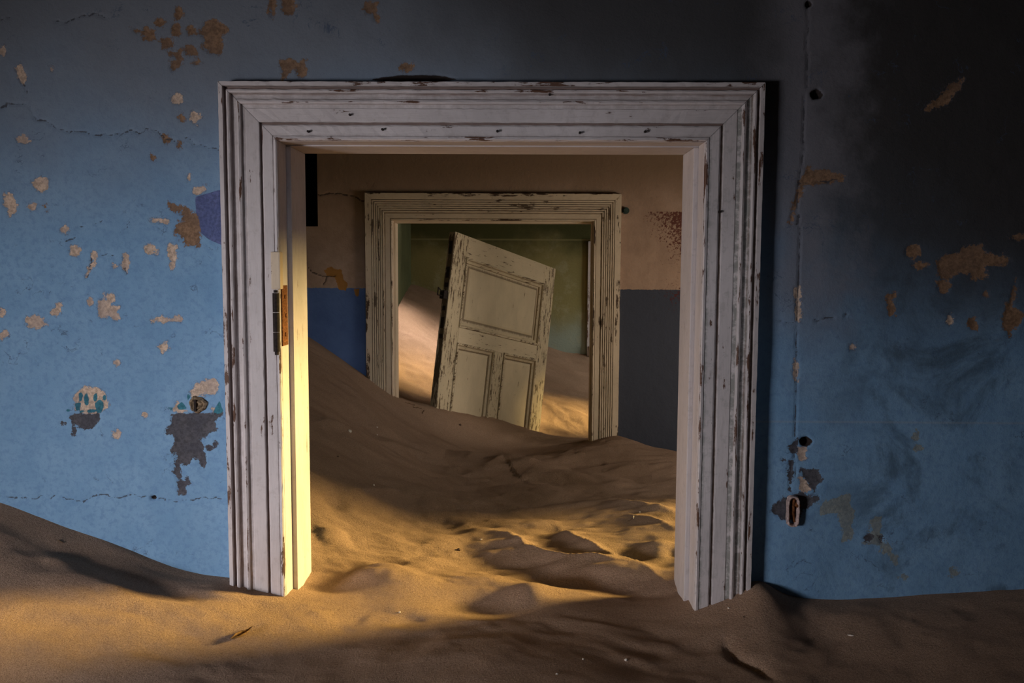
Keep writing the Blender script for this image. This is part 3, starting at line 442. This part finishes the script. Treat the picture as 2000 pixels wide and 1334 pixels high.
board('head_jamb', -.60, .45, 2.05, 2.25, zi - .0005, 2.165, M_CASE, D1, 'x')
board('side_stop', xi0, xi0 + .0125, 2.112, 2.252, .72, zi - .004, M_CASE, D1, 'z', .0025); board('side_stop', xi1 - .0125, xi1, 2.112, 2.252, .72, zi - .004, M_CASE, D1, 'z', .0025)
board('head_stop', xi0, xi1, 2.112, 2.252, zi - .004, zi, M_CASE, D1, 'x', .0025)
def cyl(bm, a, b, r, n=12):
    a, b = Vector(a), Vector(b); z = (b - a); m = Matrix.Translation((a + b) / 2) @ z.to_track_quat('Z', 'Y').to_matrix().to_4x4()
    bmesh.ops.create_cone(bm, cap_ends=True, segments=n, radius1=r, radius2=r, depth=z.length, matrix=m)
bm = bmesh.new(); zz = 1.648
for k in range(3):
    cyl(bm, (-.5755, 2.026, zz), (-.5755, 2.026, zz + .0445), .0078); zz += .0462
cyl(bm, (-.5755, 2.026, 1.640), (-.5755, 2.026, 1.648), .0048); cyl(bm, (-.5755, 2.026, 1.786), (-.5755, 2.026, 1.792), .005)
hg = bm_obj('hinge', bm, M_IRON, D1, False); hg['label'] = 'black iron hinge knuckle with rusted leaf'
lf = boxes('hinge_leaf', [(-.5715, -.5672, 2.050, 2.098, 1.658, 1.802)], M_RUST, hg, .0012)
bm = bmesh.new()
for k in range(3): cyl(bm, (-.568, 2.074 + .006 * (k % 2), 1.685 + k * .045), (-.5652, 2.074 + .006 * (k % 2), 1.685 + k * .045), .0052, 12)
bm_obj('screw', bm, M_RUST, hg, False)['kind'] = 'stuff'
nb = board('hinge_recess', -.5885, -.5665, 2.034, 2.060, 1.793, 1.881, M_CASE2, D1, 'z', .003); nb['label'] = 'bare cut-out above the hinge'
for x_, z_ in ((-.497, 2.158), (-.325, 2.163), (-.06, 2.160), (.13, 2.157), (.28, 2.160), (-.40, 2.196), (.06, 2.243), (.455, 1.978)):
    bm = bmesh.new(); cyl(bm, (x_, 2.0445, z_), (x_, 2.035, z_), .0028, 8); bm_obj('nail', bm, M_IRON, D1)
D2 = tag(empty('door_2', (0, 0, 0)), 'cream reeded door frame in the brown and blue wall of the middle room', 'door frame', 'structure')
X0, X1, ZT = -.7755, .4815, 2.2045
for sd, sg in (('l', 60), ('r', 60), ('t', 60)):
    sweep('head_casing' if sd == 't' else 'side_casing', PROF2, X0, X1, ZT, .7, 4.335, sd, M_CASE2, D2, sg, .0009, 7)
xi0, xi1, zi = X0 + .133, X1 - .133, ZT - .133
board('side_jamb', -.66, xi0 + .0005, 4.315, 4.42, .7, zi, M_CASE2, D2); board('side_jamb', xi1 - .0005, .37, 4.315, 4.42, .7, zi, M_CASE2, D2); board('head_jamb', -.66, .37, 4.315, 4.42, zi - .0005, 2.09, M_CASE2, D2, 'x')
board('side_stop', xi0, xi0 + .011, 4.345, 4.425, .7, zi - .010, M_CASE2, D2, 'z', .002); board('side_stop', xi1 - .006, xi1, 4.36, 4.425, .7, zi - .010, M_CASE2, D2, 'z', .002)
board('head_stop', xi0, xi1, 4.36, 4.425, zi - .009, zi, M_CASE2, D2, 'x', .002)
D3 = tag(empty('door_3', (0, 0, 0)), 'pale door frame standing against the green wall at the very back', 'door frame', 'structure')
X0, X1 = .507, 1.55
for sd in 'lrt': sweep('head_casing' if sd == 't' else 'side_casing', PROF2, X0, X1, 2.045, .7, 6.81, sd, M_CASE, D3, 30, .0009, 9)
boxes('hinge', [(.535, .55, 6.755, 6.79, 1.13, 1.23)], M_IRON, D3, .002)
boxes('door_leaf', [(X0 + .133, X1 - .133, 6.77, 6.80, .7, 1.912)], M_CASE2, D3)

# ------------------------------------------------------------------ the loose panelled door, leaning in the far doorway
PD = tag(empty('panel_door'), 'cream three-panel wooden door, tilted, paint worn, stuck in the sand of the far doorway', 'door', 'thing')
RM = Matrix(((.57644584, -.81148916, .09589339), (.79185187, .58371628, .17957148), (-.20169484, -.02757987, .97906003))).to_4x4()
PD.matrix_world = Matrix.Translation((-.35819618, 4.65354802, 2.03299407)) @ RM
W_, T_, S_, B_ = .98, .043, .118, 1.55
def pb(name, u0, u1, v0, v1, mat=M_DOOR, y0=0, y1=T_, axis='z', bev=.002, e=.35, parent=PD): return board(name, u0, u1, y0, y1, -v1, -v0, mat, parent, axis, bev, e)
pb('stile', .004, S_, 0, B_, M_DOORW); pb('stile', W_ - S_, W_, 0, B_, M_DOORW)
pb('stile_edge', 0, .0045, .002, B_, M_EDGE, .002, T_ - .002)['label'] = 'bare worn closing edge'
pb('rail', S_, W_ - S_, .0, .119, M_DOOR, 0, T_, 'x'); pb('rail', S_, W_ - S_, .493, .586, M_DOOR, 0, T_, 'x'); pb('rail', S_, W_ - S_, 1.40, B_, M_DOOR, 0, T_, 'x')
pb('muntin', .442, .540, .586, 1.40, M_DOORW)
def panel(u0, u1, v0, v1, wm=.030):
    """a recessed raised panel and the moulding round it"""
    d1, rise, bw = .017, .006, .030
    a = [(0, d1), (wm, d1), (wm + .004, d1 - rise * .6), (wm + bw * .5, d1 - rise)]
    V, F, G, E = [], [], [], []
    for off, y in a:
        for (x, z) in ((u0 + off, v0 + off), (u1 - off, v0 + off), (u1 - off, v1 - off), (u0 + off, v1 - off)): V.append((x, y, -z)); G.append((x + u0, -z, y)); E.append(-.9 if off == wm else .3)
    for k in range(len(a) - 1):
        for j in range(4): F.append((k * 4 + j, k * 4 + (j + 1) % 4, k * 4 + 4 + (j + 1) % 4, k * 4 + 4 + j))
    L = (len(a) - 1) * 4; F.append((L, L + 1, L + 2, L + 3)); nb_ = len(V)
    for (x, z) in ((u0, v0), (u1, v0), (u1, v1), (u0, v1)): V.append((x, T_ - .012, -z)); G.append((x, -z, 0)); E.append(0)
    F.append((nb_ + 3, nb_ + 2, nb_ + 1, nb_))
    for j in range(4): F.append((j, nb_ + j, nb_ + (j + 1) % 4, (j + 1) % 4))
    o = mesh_np('panel', V, F, M_PANEL, PD, False, {'grain': np.array(G), 'edge': np.array(E)})
    pr = [(-.006, -.002, .5), (-.004, -.007, 1), (.004, -.0075, .8), (.008, -.003, .2), (.009, .002, -.8), (.016, .006, .3), (.023, .009, .6), (.026, d1 + .001, -.9), (0, d1 + .001, -1)]
    V, F, G, E = [], [], [], []
    for off, y, e in pr:
        for j, (x, z) in enumerate(((u0 + off, v0 + off), (u1 - off, v0 + off), (u1 - off, v1 - off), (u0 + off, v1 - off))): V.append((x, y, -z)); G.append((off * 2 + j * .37 + u0, (x if j % 2 == 0 else -z) * 1.0, y)); E.append(e)
    for k in range(len(pr) - 1):
        for j in range(4): F.append((k * 4 + j, k * 4 + (j + 1) % 4, k * 4 + 4 + (j + 1) % 4, k * 4 + 4 + j))
    m = mesh_np('panel_moulding', V, F, M_DOOR, o, False, {'grain': np.array(G), 'edge': np.array(E)})
    for q_ in (o, m):
        bm = bmesh.new(); bm.from_mesh(q_.data); bmesh.ops.recalc_face_normals(bm, faces=bm.faces); bm.to_mesh(q_.data); bm.free()
panel(S_, W_ - S_, .119, .493, .045); panel(S_, .442, .586, 1.40); panel(.540, W_ - S_, .586, 1.40)
bm = bmesh.new(); box_bm(bm, -.030, -.002, .004, .034, -.366, -.322, .002); cyl(bm, (-.062, .02, -.352), (-.062, .02, -.312), .0035, 8); cyl(bm, (-.062, .02, -.352), (-.03, .02, -.352), .0035, 8); cyl(bm, (-.062, .02, -.314), (-.03, .02, -.33), .003, 8)
bm_obj('latch', bm, M_IRON, PD)['label'] = 'black iron latch on the door edge'
bm = bmesh.new()
for v0, v1 in ((.05, .12), (.19, .25), (.275, .30), (.40, .425), (.46, .52), (.55, .575)): box_bm(bm, -.0012, .003, .010, .032, -v1, -v0, .001)
bm_obj('lock_plate', bm, M_IRON, PD)['kind'] = 'stuff'

# ------------------------------------------------------------------ small things on the walls
bx, bz, byy = .654, 1.266, 2.068
sb = tag(empty('switch_box', (bx, byy, bz)), 'rusty switch box with pinkish oval rim low on the blue wall', 'switch box')
ring, tube, V, F = [], [], [], []
for k in range(32):
    a = 2 * math.pi * k / 32; cx_, cz_ = math.cos(a), math.sin(a); sx, sz = .0145, .0375
    ring.append((sx * math.copysign(abs(cx_) ** .45, cx_), sz * math.copysign(abs(cz_) ** .45, cz_)))
pr = [(1.0, 0), (1.05, -.012), (.92, -.017), (.70, -.014), (.66, -.002), (.66, .012)]
for s, y in pr:
    for k, (x, z) in enumerate(ring):
        j = .0012 * math.sin(k * 2.3 + s * 9); o_ = (1 - s) * .0145; V.append((x - math.copysign(o_, x) * (abs(x) > .002) + j, y + j, z - math.copysign(o_, z) * (abs(z) > .002)))
for i in range(len(pr) - 1):
    for k in range(32): F.append((i * 32 + k, i * 32 + (k + 1) % 32, i * 32 + 32 + (k + 1) % 32, i * 32 + 32 + k))
mesh_np('rim', V, F, M_PORC, sb)
boxes('back_plate', [(-.011, .011, .002, .006, -.034, .034)], M_RUST, sb)
bm = bmesh.new(); cyl(bm, (.002, -.006, .03), (.001, -.004, -.005), .0042, 10); cyl(bm, (.001, -.004, -.005), (.006, -.002, -.028), .003, 10); bm_obj('terminal', bm, M_RUST, sb)
bm = bmesh.new(); cyl(bm, (.015, -.006, .012), (.007, -.010, .018), .006, 12); bm_obj('screw', bm, M_RUST, sb)
pg = empty('wooden_plug', (-.781, 2.072, 1.514)); tag(pg, 'round weathered wooden plug set in the blue wall beside the frame', 'plug')
V, F = [], []; NR, NA = 6, 24
for i in range(NR):
    for k in range(NA):
        a = 2 * math.pi * k / NA; r_ = .0225 * (1 - i / NR) * (1 + .07 * math.sin(3 * a + 1) + .05 * math.sin(7 * a)); V.append((r_ * 1.12 * math.cos(a), (0.006 if i == 0 else -.009 + .0035 * (i % 2)), r_ * math.sin(a)))
V.append((0, -.004, 0))
for i in range(NR - 1):
    for k in range(NA): F.append((i * NA + k, i * NA + (k + 1) % NA, (i + 1) * NA + (k + 1) % NA, (i + 1) * NA + k))
for k in range(NA): F.append(((NR - 1) * NA + k, (NR - 1) * NA + (k + 1) % NA, NR * NA))
mesh_np('disc', V, F, M_PLUG, pg, False)
boxes('slot', [(-.0075, -.002, -.0105, -.004, -.016, .013)], M_IRON, pg)
ins = tag(empty('insulator', (.500, 4.33, 2.124)), 'small dark knob on the brown wall beside the reeded frame', 'insulator')
bm = bmesh.new(); cyl(bm, (-.012, .004, 0), (-.012, -.030, 0), .0065); bm_obj('pin', bm, M_IRON, ins)
bm = bmesh.new()
for a, b, r_ in ((-.006, -.014, .0165), (-.014, -.022, .011), (-.022, -.031, .0165), (-.031, -.036, .012)): cyl(bm, (.004, a, 0), (.004, b, 0), r_, 20)
bm_obj('knob', bm, M_GLAZE, ins)

# ------------------------------------------------------------------ bits lying on the sand
BITS = [('paint_flake', 'pale triangular flake lying on the dark sand slope in the middle room', 'flake', None, (-0.668, 3.34, 1.205), 0.0177, 0), ('pebble', 'upper of two tiny pale pebbles on the dark sand slope', 'pebble', 'pale pebbles on the sand', (-0.63, 3.744, 1.146), 0.0077, 0), ('pebble', 'lower of two tiny pale pebbles on the dark sand slope', 'pebble', 'pale pebbles on the sand', (-0.621, 3.69, 1.123), 0.0069, 0), ('pebble', 'tiny pale pebble above the purplish hollow in the sand', 'pebble', 'pale pebbles on the sand', (-0.512, 2.962, 1.09), 0.0078, 0), ('pebble', 'tiny pale pebble just below the right foot of the white frame', 'pebble', 'pale pebbles on the sand', (0.492, 2.004, 1.046), 0.0047, 0), ('pebble', 'largest pale pebble on the brown sand in front of the doorway', 'pebble', 'pale pebbles on the sand', (0.227, 1.803, 1.009), 0.0074, 0), ('pebble', 'small pale pebble on the front sand, left of the largest one', 'pebble', 'pale pebbles on the sand', (0.134, 1.787, 1.018), 0.0053, 0), ('pebble', 'small pale pebble at the lower edge of the front sand', 'pebble', 'pale pebbles on the sand', (0.074, 1.701, 1.026), 0.005, 0), ('pebble', 'tiny pale pebble on the sand beside the two dry sticks', 'pebble', 'pale pebbles on the sand', (0.414, 2.976, 0.997), 0.007, 0), ('pebble', 'tiny pale pebble on the golden sand hump inside the doorway', 'pebble', 'pale pebbles on the sand', (-0.288, 2.009, 1.026), 0.0047, 0), ('pebble', 'tiny pale pebble on the rippled sand between the frames', 'pebble', 'pale pebbles on the sand', (-0.123, 2.633, 1.006), 0.0062, 0), ('wood_chip', 'pale elongated wood chip on the brown sand below the blue wall', 'wood chip', None, (0.742, 1.902, 1.026), 0.0134, 0.4), ('stick', 'short pale stick on the dark sand against the left blue wall', 'stick', None, (-1.101, 2.019, 1.189), 0.0143, 2.1), ('stick', 'short dry stick slanting on the sunlit sand inside the doorway', 'stick', None, (0.365, 2.855, 1.005), 0.0252, 2.2), ('stick', 'thin dark stick lying level behind the slanting one', 'stick', None, (0.378, 2.872, 1.009), 0.027, 0.1), ('stick', 'dry twig on the sand at the foot of the tilted door', 'stick', None, (-0.528, 4.344, 1.134), 0.0664, -0.5), ('stick', 'dry twig closest to the left foot of the reeded frame', 'stick', None, (-0.567, 4.35, 1.154), 0.0563, -0.9), ('stick', 'short twig beside the tilted door, lowest of three', 'stick', None, (-0.497, 4.328, 1.116), 0.0509, 0.2), ('dark_pebble', 'dark crumb of wood on the golden sand in the middle of the doorway', 'pebble', 'dark crumbs on the sand', (-0.186, 2.535, 1.003), 0.0134, 0), ('dark_pebble', 'tiny dark crumb above the purplish hollow in the sand', 'pebble', 'dark crumbs on the sand', (-0.657, 3.062, 1.168), 0.0072, 0), ('dark_pebble', 'tiny dark crumb below the right foot of the white frame', 'pebble', 'dark crumbs on the sand', (0.515, 1.953, 1.045), 0.0046, 0), ('dark_pebble', 'dark crumb on the sand just left of the door foot', 'pebble', 'dark crumbs on the sand', (-0.316, 4.421, 1.033), 0.0156, 0), ('wood_curl', 'curled dry sliver of wood on the front sand left of the frame', 'wood sliver', None, (-0.6, 1.805, 1.055), 0.0658, 0)]
def rock(n, seed, fl=.7):
    r = np.random.RandomState(seed); bm = bmesh.new(); bmesh.ops.create_icosphere(bm, subdivisions=2, radius=1)
    k = r.rand(8, 3) * 2 - 1; k /= np.linalg.norm(k, axis=1)[:, None]; c = .55 + .4 * r.rand(8)
    for v in bm.verts:
        p = np.array(v.co)
        for a, b in zip(k, c):
            d = p @ a
            if d > b: p = p - a * (d - b)
        v.co = (p[0] * 1.1, p[1] * .85, p[2] * fl)
    return bm
for i, (nm, lab, cat, grp, p, s, rot) in enumerate(BITS):
    root = None
    if nm in ('pebble', 'dark_pebble', 'paint_flake', 'wood_chip'):
        bm = rock(nm, 20 + i, {'paint_flake': .35, 'wood_chip': .5}.get(nm, .75)); sc = s * .55
        sy = .35 if nm == 'wood_chip' else 1
        bmesh.ops.scale(bm, vec=(sc, sc * sy, sc * (.5 if sy < 1 else 1)), verts=bm.verts)
        o = bm_obj(nm if nm != 'dark_pebble' else 'crumb', bm, M_STONED if nm == 'dark_pebble' else M_STONE, None, False)
        zz = sc * (.15 if sy < 1 else .3)
    elif nm == 'stick':
        bm = bmesh.new(); n = 5; pts = [Vector(((k / n - .5) * s, .04 * s * math.sin(k * 1.7 + i), .03 * s * math.sin(k * 2.1 + i))) for k in range(n + 1)]
        for a, b in zip(pts[:-1], pts[1:]): cyl(bm, a, b, max(.0012, s * .045), 6)
        o = bm_obj('stick', bm, M_STONE if i % 7 == 0 else M_TWIG, None, False); zz = .001
    else:
        bm = bmesh.new(); n = 16; vs = []
        for k in range(n + 1):
            t = k / n; x = (t - .5) * s; wv = .10 * s * math.sin(math.pi * t) ** .7 * (1 + .4 * math.sin(5 * t)) + .0006; z0_ = .004 + .006 * (2 * t - 1) ** 2
            for j in range(7):
                a = math.pi * (j / 6 - .5) * 1.5; vs.append(bm.verts.new((x + .003 * math.sin(j * 2 + k), wv * math.sin(a), z0_ + wv * .45 * (1 - math.cos(a)))))
        for k in range(n):
            for j in range(6): bm.faces.new((vs[k * 7 + j], vs[k * 7 + j + 1], vs[k * 7 + 8 + j], vs[k * 7 + 7 + j]))
        bmesh.ops.solidify(bm, geom=bm.faces[:], thickness=.0012)
        o = bm_obj('wood_curl', bm, M_LEAF, None, True); zz = -.002; rot = .15
    e = .01; gx_, gy_ = (Hs(p[0] + e, p[1]) - Hs(p[0] - e, p[1])) / (2 * e), (Hs(p[0], p[1] + e) - Hs(p[0], p[1] - e)) / (2 * e)
    nrm = Vector((-gx_, -gy_, 1)).normalized()
    o.matrix_world = Matrix.Translation(Vector((p[0], p[1], Hs(p[0], p[1]) + zz))) @ nrm.to_track_quat('Z', 'Y').to_matrix().to_4x4() @ Matrix.Rotation(rot, 4, 'Z')
    tag(o, lab, cat, 'thing', grp)
